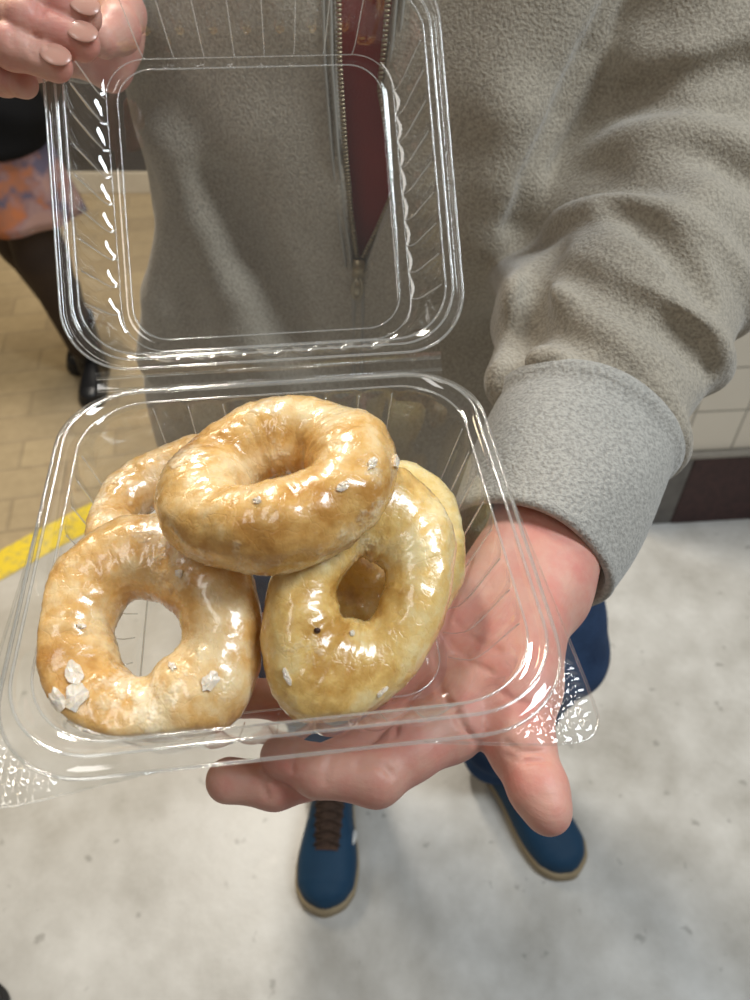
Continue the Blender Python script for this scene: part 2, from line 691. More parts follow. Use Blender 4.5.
def settle(vs, nu, nv):
    v0 = np.array(vs)
    cur = v0
    for _ in range(3):
        d = (np.array(clamp(cur)) - v0).reshape(nu, nv, 3)
        for _ in range(3):
            d = (d + np.roll(d, 1, 0) + np.roll(d, -1, 0) + np.roll(d, 1, 1) + np.roll(d, -1, 1)) / 5
        cur = v0 + d.reshape(-1, 3)
    for k in range(7):
        cur = clamp(cur, k % 2 == 0)
    return cur


def make_donut(label, mat, seed, center, n_cam, spin_cam, R, r, sx=1, sy=1, wob=.2, thick=1.0, flakes=(), specks=(), group=None):
    o = empty('glazed_donut', center)
    Z = d2w(nrm(n_cam))
    X = d2w(nrm(spin_cam))
    X = nrm(X - Z * (X @ Z))
    Y = np.cross(Z, X)
    M = Matrix([[X[i], Y[i], Z[i], center[i]] for i in range(3)] + [[0, 0, 0, 1]])
    o.matrix_basis = M
    tag(o, label, 'donut', group)
    f = donut_fn(seed, R, r, sx, sy, wob, thick)
    nu, nv = 168, 72
    W = lambda p: np.array(M @ p)
    vs = [W(f(2 * math.pi * i / nu, -math.pi + 2 * math.pi * j / nv)) for i in range(nu) for j in range(nv)]
    vs = settle(vs, nu, nv)
    fs = [(i * nv + j, ((i + 1) % nu) * nv + j, ((i + 1) % nu) * nv + (j + 1) % nv, i * nv + (j + 1) % nv) for i in range(nu) for j in range(nv)]
    mesh_obj('dough_ring', vs, fs, mat, o)
    PLACED.append(BVHTree.FromPolygons([Vector(p) for p in vs], fs))
    rng = random.Random(seed)
    for (u, v, su, sv) in flakes:              # loose chips of dried glaze
        n = 14
        rim = []
        for k in range(n):
            a = 2 * math.pi * k / n
            q = rng.uniform(.72, 1.12)
            rim.append((u + math.cos(a) * su * q / (R * 1.1), v + math.sin(a) * sv * q / r))
        mb = MB()
        def on(a, b, off):
            p = Vector(W(f(a, b, 0)))
            q_, n_, _, _ = PLACED[-1].find_nearest(p)
            return np.array(q_ + n_ * off)
        top = [on(a, b, .0008 + rng.uniform(-.0002, .0003)) for a, b in rim]
        bot = [on(a, b, -.0003) for a, b in rim]
        mid = [on(u + (a - u) * .5, v + (b - v) * .5, .0010 + rng.uniform(-.0002, .0003)) for a, b in rim]
        cen = on(u, v, .0011)
        mb.add(bot + top + mid + [cen], [(k, (k + 1) % n, n + (k + 1) % n, n + k) for k in range(n)] +
               [(n + k, n + (k + 1) % n, 2 * n + (k + 1) % n, 2 * n + k) for k in range(n)] +
               [(2 * n + k, 2 * n + (k + 1) % n, 3 * n) for k in range(n)])
        mb.build('glaze_flake', FLAKE, o, smooth=False)
    for (u, v, s) in specks:
        c = W(f(u, v, .0004))
        mb = MB().ellipsoid(c, (V(1, 0, 0), V(0, 1, 0), V(0, 0, 1)), (s, s * .8, s * .9), 10, 7)
        mb.build('dark_speck', SPECK, o)
    return o


def mat_flake():
    t = NT('dried_glaze')
    c = t.coord()
    n = t.noise(c, 260, 3)
    return t.bsdf(Base_Color=t.ramp(n, [(.3, (.70, .58, .42)), (.7, (.84, .77, .68))]), Roughness=.25, Coat_Weight=.5, Coat_Roughness=.12,
                  Subsurface_Weight=.3, Subsurface_Radius=(.003, .002, .001), Normal=t.bump(n, .4, .001))


FLAKE = mat_flake()
SPECK = plain('burnt_sugar', (.05, .018, .01), .4)
GOLD, CREAM = (.66, .37, .115), (.76, .57, .31)
DM = [mat_donut('glaze_amber', (.70, .41, .14), (.83, .63, .35), .09, 1),
      mat_donut('glaze_frosted', (.68, .41, .15), (.82, .64, .40), .15, 2),
      mat_donut('glaze_toasted', (.71, .42, .135), (.83, .64, .36), .10, 3),
      mat_donut('glaze_yellow', (.76, .50, .165), (.84, .68, .36), .05, 4),
      mat_donut('glaze_pale', (.74, .53, .19), (.80, .67, .36), .05, 5)]
PI = math.pi
make_donut('amber glazed donut with white flakes and a see-through hole, lying beside the yellow floor stripe', DM[0], 1, tp(146, 634, -.0070),
           (-.02, -.48, -.87), (.2, 1, 0), (.0294), .0164, 1.13, 1.0, .14, .95,
           flakes=[(5.50, 1.55, .0046, .0036), (5.28, 1.75, .0060, .0024), (5.36, 1.30, .0040, .0026), (5.72, .95, .0044, .0030), (5.60, .75, .0030, .0026),
                   (.78, 1.25, .0034, .0026), (.60, 2.0, .0020, .0022), (2.2, 1.9, .0024, .0014), (4.6, 2.1, .0016, .0016)])
make_donut('frosted white glazed donut at the back of the box, mostly under the topmost donut', DM[1], 2, tp(174, 505, -.018),
           (-.25, -.76, -.60), (1, -.2, 0), .0310, .0140, 1.05, 1, .13, .95, flakes=[(5.2, 1.2, .003, .002)])
make_donut('palest yellow donut peeking out from underneath the lean one at the thumb side', DM[4], 5, tp(384, 545, -.0265),
           (.20, -.55, -.82), (.42, -.9, 0), .0245, .0165, 1.15, 1.0, .10, .85)
make_donut('long lean yellow glazed donut with one dark speck, nearest the wrist', DM[3], 4, tp(361, 590, .002),
           (.20, -.30, -.93), (.42, -.9, 0), .0262, .0160, 1.30, .82, .14, .92,
           flakes=[(2.7, .9, .0030, .0012), (3.3, 2.2, .0022, .0012), (3.9, .9, .002, .0012)], specks=[(2.55, 1.75, .0013)])
make_donut('topmost glazed ring donut with a golden hole, resting across the other four', DM[2], 3, tp(278, 481, .0295),
           (-.12, -.74, -.66), (1, -.55, 0), .0274, .0156, 1.12, .98, .16, 1.06,
           flakes=[(5.6, .9, .0026, .0016), (5.2, 1.0, .0020, .0014), (5.9, .2, .0030, .0020), (4.4, 1.4, .0016, .0012), (.4, .1, .0030, .0016)])
# ------------------------------------------------------------------ the person holding the box
SKIN = mat_skin()
NAIL = NT('fingernail').bsdf(Base_Color=(.56, .295, .225, 1), Roughness=.3, Coat_Weight=.25, Coat_Roughness=.15, Subsurface_Weight=.2, Subsurface_Radius=(.003, .001, .001))
FLEECE = mat_fleece('grey_fleece', (.388, .342, .272))
PERSON = tag(empty('person', (.06, .70, 0)),
             'person in grey fleece, blue jeans and blue shoes holding the open box on one palm', 'person')

# joints (world)
L_SH, L_EL = V(.215, .72, 1.40), px(700, 205, .580)
L_WR = px(523, 572, .407)
R_SH = V(-.185, .74, 1.41)
R_EL = V(-.37, .74, 1.33)
R_WR = px(106, 22, .500)

# ---- left hand: palm up beneath the tray
t3 = lambda *a: [tp(*q) for q in a]
IDX = t3((450, 724, -.064), (376, 778, -.0575), (318, 771, -.0565), (284, 757, -.0555))
MID = t3((446, 706, -.068), (335, 768, -.072), (275, 784, -.069), (230, 781, -.065))
RNG = t3((428, 672, -.068), (338, 690, -.068), (285, 699, -.063), (245, 698, -.058))
PNK = t3((412, 640, -.068), (345, 642, -.067), (300, 636, -.062), (264, 632, -.0575))
THB = t3((520, 618, -.074), (521, 683, -.062), (522, 750, -.060), (548, 811, -.057))
MCPS = [IDX[0], MID[0], RNG[0], PNK[0]]
WRA, WRB = tp(500, 583, -.078), tp(548, 590, -.080)     # the two sides of the wrist
ELB = L_EL * .45 + L_WR * .55


def left_hand(P, creases=True):
    palm = None
    for i, (m, r) in enumerate(zip(MCPS, (.0130, .0130, .0125, .0118))):
        f = i / 3
        wr = WRB * (1 - f) + WRA * f
        e = cap(P, wr - TZ * .001, m - TZ * .0015, .0155, r)
        palm = e if palm is None else smin(palm, e, .014)
    palm = smin(palm, cap(P, (WRA * .35 + WRB * .65), THB[1], .0185, .0160), .016)          # ball of the thumb
    palm = smin(palm, cap(P, THB[1] * .3 + THB[0] * .7, IDX[0], .012, .010), .012)          # web
    arm = smin(cap(P, WRA, ELB - RV * .008, .0185, .034), cap(P, WRB, ELB + RV * .008, .0190, .034), .02)
    d = smin(palm, arm, .02)
    base = d
    for pts, rs in ((IDX, (.0125, .0110, .0100, .0086)), (MID, (.0125, .0110, .0100, .0086)), (RNG, (.0120, .0105, .0094, .0082)),
                    (PNK, (.0108, .0092, .0082, .0073))):
        f = chain(P, pts, rs, .004)
        f = smin(f, ell(P, pts[3] + (pts[3] - pts[2]) * .05 + TZ * .0012, (.0082, .0082, .0072)), .004)
        f = smin(f, ell(P, (pts[0] + pts[1]) * .5 + TZ * .003, (.0105, .0105, .0085)), .008)
        d = np.minimum(d, smin(base, f, .010))
    th = chain(P, THB, (.0190, .0158, .0132, .0094), .006)
    th = smin(th, ell(P, (THB[2] * .35 + THB[3] * .65) + TZ * .0025 - TX * .001, (.0118, .0118, .0105)), .006)
    d = np.minimum(d, smin(base, th, .010))
    return d


LCR = []
for path, r in (([(392, 775), (384, 766), (372, 763), (358, 764)], .0011), ([(330, 760), (327, 770), (325, 782)], .0008), ([(296, 750), (292, 758), (292, 770)], .0006),
                ([(470, 560), (452, 600), (436, 650), (440, 690), (462, 720)], .0012), ([(478, 745), (458, 720), (440, 690)], .0010),
                ([(505, 742), (520, 752), (545, 752)], .0007), ([(507, 755), (522, 762), (548, 760)], .0006), ([(498, 690), (512, 700), (530, 704)], .0006),
                ([(455, 620), (475, 640), (500, 650)], .0006), ([(450, 640), (470, 662), (492, 672)], .0006),
                ([(415, 690), (400, 715), (395, 735)], .0009), ([(300, 690), (302, 705), (306, 720)], .0006), ([(265, 772), (263, 785), (268, 798)], .0006)):
    LCR.append(([hit(left_hand, u, v) for u, v in path], r))


def tray_solid(P):
    q = P - T0
    x, y, z = np.abs(q @ TX), np.abs(q @ TY - LEN / 2), q @ TZ
    ins = np.interp(-z, (0, .0035, .029, TD - .009, TD - .0045, TD + .001), (.0090, .0105, .0168, .020, .0230, .034))
    b = np.maximum(np.maximum(x - (HX - ins), y - (HY - ins)), np.maximum(-(z + TD + .0012), z - .01))
    rim = np.maximum(np.maximum(x - HX - .0085, y - HY - .0075), np.abs(z + .0005) - .0045)
    return np.minimum(b, rim)


def lid_solid(P):
    q = P - T0
    x, z = np.abs(q @ TX), q @ LZ
    y = np.abs(q @ LY - LEN / 2 - .009 - .30 * np.minimum(z, 0))
    hx_, hy_ = SZ / 2 - .003, LEN / 2 + .002
    rim = np.maximum(np.maximum(x - hx_ - .001, y - hy_ - .001), np.abs(z - .001) - .0032)
    ins = np.interp(-z, (0, .0032, .0165, LD - .007, LD + .002), (.0060, .0070, .0100, .0120, .018))
    dome = np.maximum(np.maximum(x - hx_ + ins, y - hy_ + ins), np.maximum(z - .002, -z - LD - .002))
    return np.minimum(rim, dome)


def left_hand_full(P):
    d = smax(left_hand(P), -tray_solid(P), .003)
    for pts, r in LCR:
        c = chain(P, pts, [r] * len(pts), .0005)
        d = smax(d, -c, .0022)
    return d


pts = np.array(IDX + MID + RNG + PNK + THB + [WRA, WRB])
V1, F1 = sdf_mesh(left_hand_full, pts.min(0) - .03, pts.max(0) + V(.04, .06, .04), .0016)

# ---- right hand: fist round the free edge of the lid
def lp(u, v, z):                   # sight line meets the plane z in front of the lid
    r = d2w(((u - 375) / FPX, (v - 500) / FPX, 1.0))
    q = T0 + LZ * z
    return CAM + r * (((q - CAM) @ LZ) / (r @ LZ))


p3 = lambda *a: [lp(*q) for q in a]
RI = p3((34, -22, -.070), (-24, -22, -.034), (34, -8, .0135), (84, 16, .0125))
RM = p3((26, 8, -.072), (-32, 6, -.036), (28, 22, .0130), (82, 43, .0125))
RR = p3((20, 36, -.070), (-36, 24, -.036), (12, 47, .0120), (56, 65, .0120))
RP = p3((30, 58, -.068), (-6, 66, -.048), (4, 78, -.030), (24, 84, -.014))
RT = p3((104, 12, -.098), (122, 14, -.078), (118, 30, -.060), (104, 40, -.048))
RMC = [RI[0], RM[0], RR[0], RP[0]]


def right_hand(P):
    palm = None
    for i, m in enumerate(RMC):
        f = i / 3
        wr = R_WR + UV * (.018 - .036 * f)
        e = cap(P, wr, m, .0150, .0118)
        palm = e if palm is None else smin(palm, e, .014)
    palm = smin(palm, ell(P, px(108, 55, .482), (.016, .018, .022)), .012)
    arm = smin(cap(P, R_WR + UV * .012, R_EL * .5 + R_WR * .5, .019, .034), cap(P, R_WR - UV * .012, R_EL * .5 + R_WR * .5, .019, .034), .02)
    base = smin(palm, arm, .02)
    d = base
    for q, rs in ((RI, (.0122, .0108, .0098, .0086)), (RM, (.0122, .0108, .0098, .0086)), (RR, (.0118, .0104, .0094, .0080)), (RP, (.0105, .0092, .0082, .0072)),
                  (RT, (.0160, .0140, .0120, .0098))):
        f = chain(P, q, rs, .004)
        f = smin(f, ell(P, q[2], (rs[2] * 1.06,) * 3), .003)
        d = np.minimum(d, smin(base, f, .009))
    return d


RCR = []
for path, r in (([(30, 38), (30, 48), (34, 58)], .0007), ([(36, 36), (37, 47), (40, 58)], .0006), ([(13, 27), (11, 36), (11, 44)], .0005),
                ([(48, -4), (44, 6), (42, 16)], .0006), ([(38, -8), (35, 2), (34, 12)], .0006)):
    RCR.append(([hit(right_hand, u, v) for u, v in path], r))


def right_hand_full(P):
    d = smax(right_hand(P), -lid_solid(P), .002)
    for q, r in RCR:
        d = smax(d, -chain(P, q, [r] * len(q), .0005), .002)
    return d


pts = np.array(RI + RM + RR + RP + RT + [R_WR])
V2, F2 = sdf_mesh(right_hand_full, pts.min(0) - .03, pts.max(0) + V(.03, .07, .03), .0016)

# ---- jacket silhouette
TZS = np.array([.66, .74, .84, .94, 1.04, 1.12, 1.20, 1.28, 1.36, 1.42, 1.47])
TRX = np.array([.250, .278, .280, .268, .236, .214, .224, .222, .215, .185, .09])
TRY = np.array([.112, .124, .126, .120, .112, .110, .116, .122, .118, .10, .075])
TCX = np.array([.020, .018, .016, .013, .015, .012, .010, .010, .010, .010, .010])
TCY = np.array([.725, .725, .725, .722, .718, .716, .718, .722, .728, .735, .74])


def smooth_interp(z, ys):
    zz = np.linspace(TZS[0], TZS[-1], 140)
    yy = np.interp(zz, TZS, ys)
    k = np.ones(13) / 13
    yy = np.convolve(np.pad(yy, 6, mode='edge'), k, mode='valid')
    return np.interp(z, zz, yy)


def torso(P, off=0.0):
    z = P[:, 2]
    rx, ry = smooth_interp(z, TRX) - off, smooth_interp(z, TRY) - off
    x, y = (P[:, 0] - smooth_interp(z, TCX)) / rx, (P[:, 1] - smooth_interp(z, TCY)) / ry
    k = (np.abs(x) ** 2.6 + np.abs(y) ** 2.6) ** (1 / 2.6)
    d = (k - 1) * np.minimum(rx, ry) * .9
    d = smax(d, z - 1.47, .02)
    return smax(d, .69 - z, .02)


CUF0, CUF1 = px(582, 436, .474), px(526, 556, .424)     # seam of the cuff, open end
MIDF = px(628, 318, .520)
DRAPE = [px(650, -40, .63), px(612, 100, .625), px(590, 225, .60)]
BULGE = [px(540, -60, .512), px(498, 80, .568), px(458, 180, .612), px(445, 250, .650)]


CUAX = nrm(CUF1 - CUF0)
PUFFS = []
for (u, v, dd, tilt, h) in ((587, 421, .482, -.04, (.0680, .0680, .030)), (620, 346, .510, .12, (.0735, .0730, .027)),
                            (646, 278, .540, -.05, (.0810, .0780, .026)), (684, 205, .572, .15, (.0900, .0860, .034))):
    z_ = nrm(d2w((-118 + 227 * tilt, 227 + 118 * tilt, -40)))
    x_ = nrm(RV - z_ * (RV @ z_))
    PUFFS.append((px(u, v, dd), (x_, np.cross(z_, x_), z_), h))


def sleeve_l(P):
    d = chain(P, [CUF0, MIDF, L_EL, L_SH], (.0570, .0560, .0610, .0840), .05)
    d = smin(d, chain(P, DRAPE, (.055, .062, .052), .04), .05)
    for cc, ax, h in PUFFS:
        d = smin(d, ell(P, cc, h, ax), .008)
    return smax(d, (P - CUF0) @ CUAX, .014)


def sleeve_r(P):
    return chain(P, [R_WR * .72 + R_EL * .28, R_EL, R_SH], (.050, .062, .078), .04)


def jacket0(P):
    d = smin(smin(torso(P), chain(P, BULGE, (.052, .052, .050, .046), .04), .05), sleeve_r(P), .03)
    return smin(d, sleeve_l(P), .008)


# folds, traced on the cloth:  (path, ridge radius, sink below the surface, blend)
FOLDS, GROOVES = [], []
for path, r, sink, k in (
        ([(512, 120), (504, 180), (494, 235), (510, 268), (530, 300)], .020, .010, .030),
        ([(530, 300), (518, 335), (508, 385)], .016, .008, .024),
        ([(650, 170), (700, 205), (745, 235)], .015, .006, .022),
        ([(180, 150), (200, 215), (235, 290), (270, 360)], .016, .0135, .036),
        ([(182, 235), (170, 300), (158, 360)], .018, .010, .030),
        ([(640, 60), (690, 75), (748, 40)], .015, .007, .024),
        ([(235, 330), (300, 380), (380, 400)], .016, .010, .030)):
    FOLDS.append((path, r, sink, k))
for path, r, k in (
        ([(608, -5), (588, 50), (562, 112), (530, 180), (514, 226), (530, 252)], .007, .010),
        ([(556, 250), (540, 262), (530, 330), (512, 380)], .009, .014),
        ([(604, 200), (645, 225), (688, 262), (712, 300)], .010, .010),
        ([(548, 262), (600, 282), (655, 312), (700, 352), (712, 372)], .011, .010),
        ([(535, 322), (590, 345), (640, 380), (668, 412)], .008, .012),
        ([(215, 180), (250, 260), (290, 340)], .009, .03),
        ([(620, 100), (670, 85), (748, 60)], .009, .016)):
    GROOVES.append((path, r, k))


def traced(fn, path, push):
    out = []
    for u, v in path:
        p = hit(fn, u, v, .35, 1.6)
        out.append(p + nrm(p - CAM) * push)
    return out


FOLDS = [(traced(jacket0, p, s), r, k) for p, r, s, k in FOLDS]
# placket opening of the quarter zip, measured on the chest
SLOT = [(336, -30), (337, 60), (343, 150), (349, 215), (356, 262), (362, 262), (378, 228), (396, 192), (390, 140), (381, 90), (386, 40), (392, -30)]
SLOTW = [hit(torso, u, v, .35, 1.2) for u, v in SLOT]
SLX = np.array([[p[0], p[2]] for p in SLOTW])


def poly_sd(Q):
    d = np.full(len(Q), 1e9)
    s = np.ones(len(Q))
    n = len(SLX)
    for i in range(n):
        a, b = SLX[i], SLX[(i + 1) % n]
        e, w = b - a, Q - a
        t = np.clip((w @ e) / (e @ e), 0, 1)
        d = np.minimum(d, np.linalg.norm(w - t[:, None] * e, axis=1))
        c = (a[1] <= Q[:, 1]) & (b[1] > Q[:, 1]) & (e[0] * w[:, 1] - e[1] * w[:, 0] > 0) | (a[1] > Q[:, 1]) & (b[1] <= Q[:, 1]) & (e[0] * w[:, 1] - e[1] * w[:, 0] < 0)
        s = np.where(c, -s, s)
    return d * s


def jacket1(P):
    d = jacket0(P)
    for pts, r, k in FOLDS:
        d = smin(d, chain(P, pts, [r * .75] + [r] * (len(pts) - 2) + [r * .7], .01), k)
    return d


GROOVES = [(traced(jacket1, p, -.0005), r, k) for p, r, k in GROOVES]


def jacket(P):
    d = jacket1(P)
    for pts, r, k in GROOVES:
        d = smax(d, -chain(P, pts, [r * .4] + [r] * (len(pts) - 2) + [r * .4], .004), k)
    slot = np.maximum(poly_sd(P[:, [0, 2]]), P[:, 1] - (.72 - .045))
    d = smax(d, -slot, .006)
    # hollow ends of the sleeves
    d = smax(d, -cap(P, CUF1, CUF0 + (MIDF - CUF0) * .12, .044, .030), .006)
    return d


JV, JF = sdf_mesh(jacket, (-.50, .28, .66), (.40, .90, 1.52), .0042, slack=1.8)
# gentle rumples
JN = grad(jacket, JV, .003)
amp = np.array([mnoise.noise(Vector(p) * 15) * .0042 + mnoise.noise(Vector((p[0] * 34, p[1] * 34, p[2] * 22))) * .0014 for p in JV])
JV = JV + JN * amp[:, None]
JACKET = mesh_obj('fleece_jacket', JV, JF, FLEECE, PERSON)
JACKET['label'] = 'grey fleece quarter zip pullover'


def tube_shell(c0, c1, r0, r1, wall, n=72, m=16, bulge=.0):
    """open cuff: outer wall, rolled hem, inner wall"""
    ax = nrm(c1 - c0)
    x = nrm(RV - ax * (RV @ ax))
    y = np.cross(ax, x)
    prof = []
    L = np.linalg.norm(c1 - c0)
    prof.append((-.010, r0 - .007))
    prof.append((-.0045, r0 + .0012))
    prof.append((.000, r0 + .0030))
    prof.append((.0045, r0 + .0008))
    for k in range(m + 1):
        f = k / m
        prof.append((.008 + (L - .012) * f, r0 + (r1 - r0) * f + bulge * math.sin(math.pi * f) - .001))
    prof += [(L - .001, r1 - .001), (L + .0015, r1 - .003), (L + .001, r1 - wall), (L - .003, r1 - wall - .001), (L - .03, r1 - wall - .002), (L - .06, r1 - wall - .002)]
    vs = []
    for s, r in prof:
        for i in range(n):
            a = 2 * math.pi * i / n
            w = 1 + .018 * math.sin(3 * a + s * 30) + .012 * math.sin(5 * a - s * 55)
            vs.append(c0 + ax * s + (x * math.cos(a) + y * math.sin(a)) * r * w)
    k = len(prof)
    fs = [(j * n + i, j * n + (i + 1) % n, (j + 1) * n + (i + 1) % n, (j + 1) * n + i) for j in range(k - 1) for i in range(n)]
    return vs, fs


vs, fs = tube_shell(CUF0, CUF1, .0575, .0510, .006, bulge=.003)
CUFF_LIT = mat_fleece('lit_cuff_fleece', (.400, .384, .348))  # same cloth as the sleeve, its cool light painted into the colour
mesh_obj('cuff', vs, fs, CUFF_LIT, JACKET)
vs, fs = tube_shell(R_WR * .70 + R_EL * .30, R_WR * .93 + R_EL * .07, .050, .046, .006)
mesh_obj('cuff', vs, fs, CUFF_LIT, JACKET)

# zip: tapes, teeth, slider with its pull
TAPE = plain('zip_tape', (.32, .30, .26), .85)
BRASS = plain('antique_brass', (.30, .24, .15), .35, .8)


def on_jacket(u, v, push=-.0006):
    p = hit(torso, u, v, .35, 1.2)
    return p + nrm(p - CAM) * push


def dense(path, n):
    q = np.array(path, float)
    s = np.concatenate([[0], np.cumsum(np.linalg.norm(np.diff(q, axis=0), axis=1))])
    t = np.linspace(0, s[-1], n)
    return np.stack([np.interp(t, s, q[:, k]) for k in range(q.shape[1])], 1)


ZL = [(337, -20), (338, 60), (344, 150), (350, 215), (357, 266)]
ZR = [(391, -20), (386, 40), (381, 90), (390, 140), (395.5, 190), (378, 230), (360, 266)]
zl = [on_jacket(u, v) for u, v in dense(ZL, 40)]
zr = [on_jacket(u, v) for u, v in dense(ZR, 44)]
zb = [on_jacket(u, v) for u, v in dense([(358.5, 266), (358, 330), (357, 420)], 16)]
mb = MB()
for line, s in ((zl, -1), (zr, 1)):
    mb.tube([p + RV * s * .0045 for p in line], .0028, 8, flat=.5)
    mb.tube([p + RV * s * .0095 for p in line], .0022, 8, flat=.6)
mb.tube([p - RV * .004 for p in zb], .0022, 8)
mb.tube([p + RV * .004 for p in zb], .0022, 8)
mb.build('zip_tape', TAPE, JACKET)
mb = MB()
for line, s in ((zl, 1), (zr, -1)):
    q = dense(line, 74)
    for i in range(len(q)):
        t = nrm(q[min(i + 1, len(q) - 1)] - q[max(i - 1, 0)])
        x = nrm(RV - t * (RV @ t))
        mb.box(q[i] + x * s * .0008, (.0021, .0009, .0011), (x, t, np.cross(x, t)))
mb.build('zip_teeth', BRASS, JACKET)
zp = on_jacket(358.5, 268, -.004)
zq = on_jacket(357, 292, -.004)
mb = MB()
zt = nrm(zq - zp)
zx = nrm(RV - zt * (RV @ zt))
zy = np.cross(zx, zt)
mb.box(zp, (.0052, .0075, .0028), (zx, zt, zy))
mb.tube([zp + zt * .004 - zx * .003, zp + zt * .009 - zx * .003, zp + zt * .009 + zx * .003, zp + zt * .004 + zx * .003], .0010, 6)
sl = mb.build('zip_slider', BRASS, JACKET)
mb = MB()
loop = []
for k in range(20):
    a = 2 * math.pi * k / 20
    loop.append(zp + zt * (.0185 + .011 * math.sin(a)) + zx * .0042 * math.cos(a))
mb.tube(loop, .0016, 8, closed=True)
mb.tube([zp + zt * .010, zp + zt * .020, zp + zt * .028], [.0032, .0036, .0030], 10, flat=.4, up=zy)
mb.build('zip_pull', plain('zip_pull_metal', (.36, .31, .22), .3, .7), JACKET)
# hem band seam
# ---- red shirt in the opening
def shirt(P):
    d = torso(P, .011)
    d = d + .0012 * np.sin(P[:, 0] * 70 + P[:, 2] * 25)
    w = np.abs(P[:, 0] - .0) - .085
    return np.maximum(np.maximum(np.maximum(d, w), P[:, 1] - .70), 1.02 - P[:, 2])


SV, SF = sdf_mesh(shirt, (-.11, .56, 1.0), (.11, .73, 1.5), .005, slack=1.8)
mesh_obj('shirt', SV, SF, mat_cloth('maroon_cotton', (.21, .014, .011), 700, .15, .8), PERSON)['label'] = 'maroon shirt under the open zip'

# ---- jeans
AN_L, AN_R = V(.232, .695, .085), V(-.080, .690, .085)
HIP_L, KN_L = V(.165, .71, .86), V(.246, .655, .48)
HIP_R, KN_R = V(-.105, .71, .86), V(-.090, .665, .48)


def jeans(P):
    a = chain(P, [HIP_L, KN_L, AN_L + V(-.005, -.005, 0)], (.098, .086, .062), .05)
    b = chain(P, [HIP_R, KN_R, AN_R + V(0, -.005, 0)], (.098, .086, .062), .05)
    d = smin(a, b, .012)
    d = smin(d, ell(P, V(.03, .725, .90), (.19, .100, .13)), .04)
    d = d + .004 * np.sin(P[:, 2] * 60 + P[:, 0] * 25) * np.exp(-((P[:, 2] - .48) / .10) ** 2)
    d = d + .005 * np.sin(P[:, 2] * 95 + P[:, 0] * 20 + P[:, 1] * 12) * np.exp(-((P[:, 2] - .12) / .09) ** 2)
    d = np.maximum(d, np.minimum(torso(P, .010), P[:, 2] - .705))
    return smax(d, .055 - P[:, 2], .01)


QV, QF = sdf_mesh(jeans, (-.27, .50, .03), (.43, .90, 1.02), .0075, slack=1.8)


def mat_denim():
    t = NT('denim')
    c = t.coord()
    n = t.noise(c, 10, 4)
    wv = t.noise(t.coord((1, 1, .25)), 900, 2)
    base = t.ramp(t.math('ADD', t.math('MULTIPLY', n, .7), t.math('MULTIPLY', wv, .3)), [(.32, (.014, .030, .072)), (.68, (.050, .098, .205))])
    return t.bsdf(Base_Color=base, Roughness=.85, Specular_IOR_Level=.2, Normal=t.bump(wv, .3, .001))


mesh_obj('jeans', QV, QF, mat_denim(), PERSON)['label'] = 'blue denim jeans'


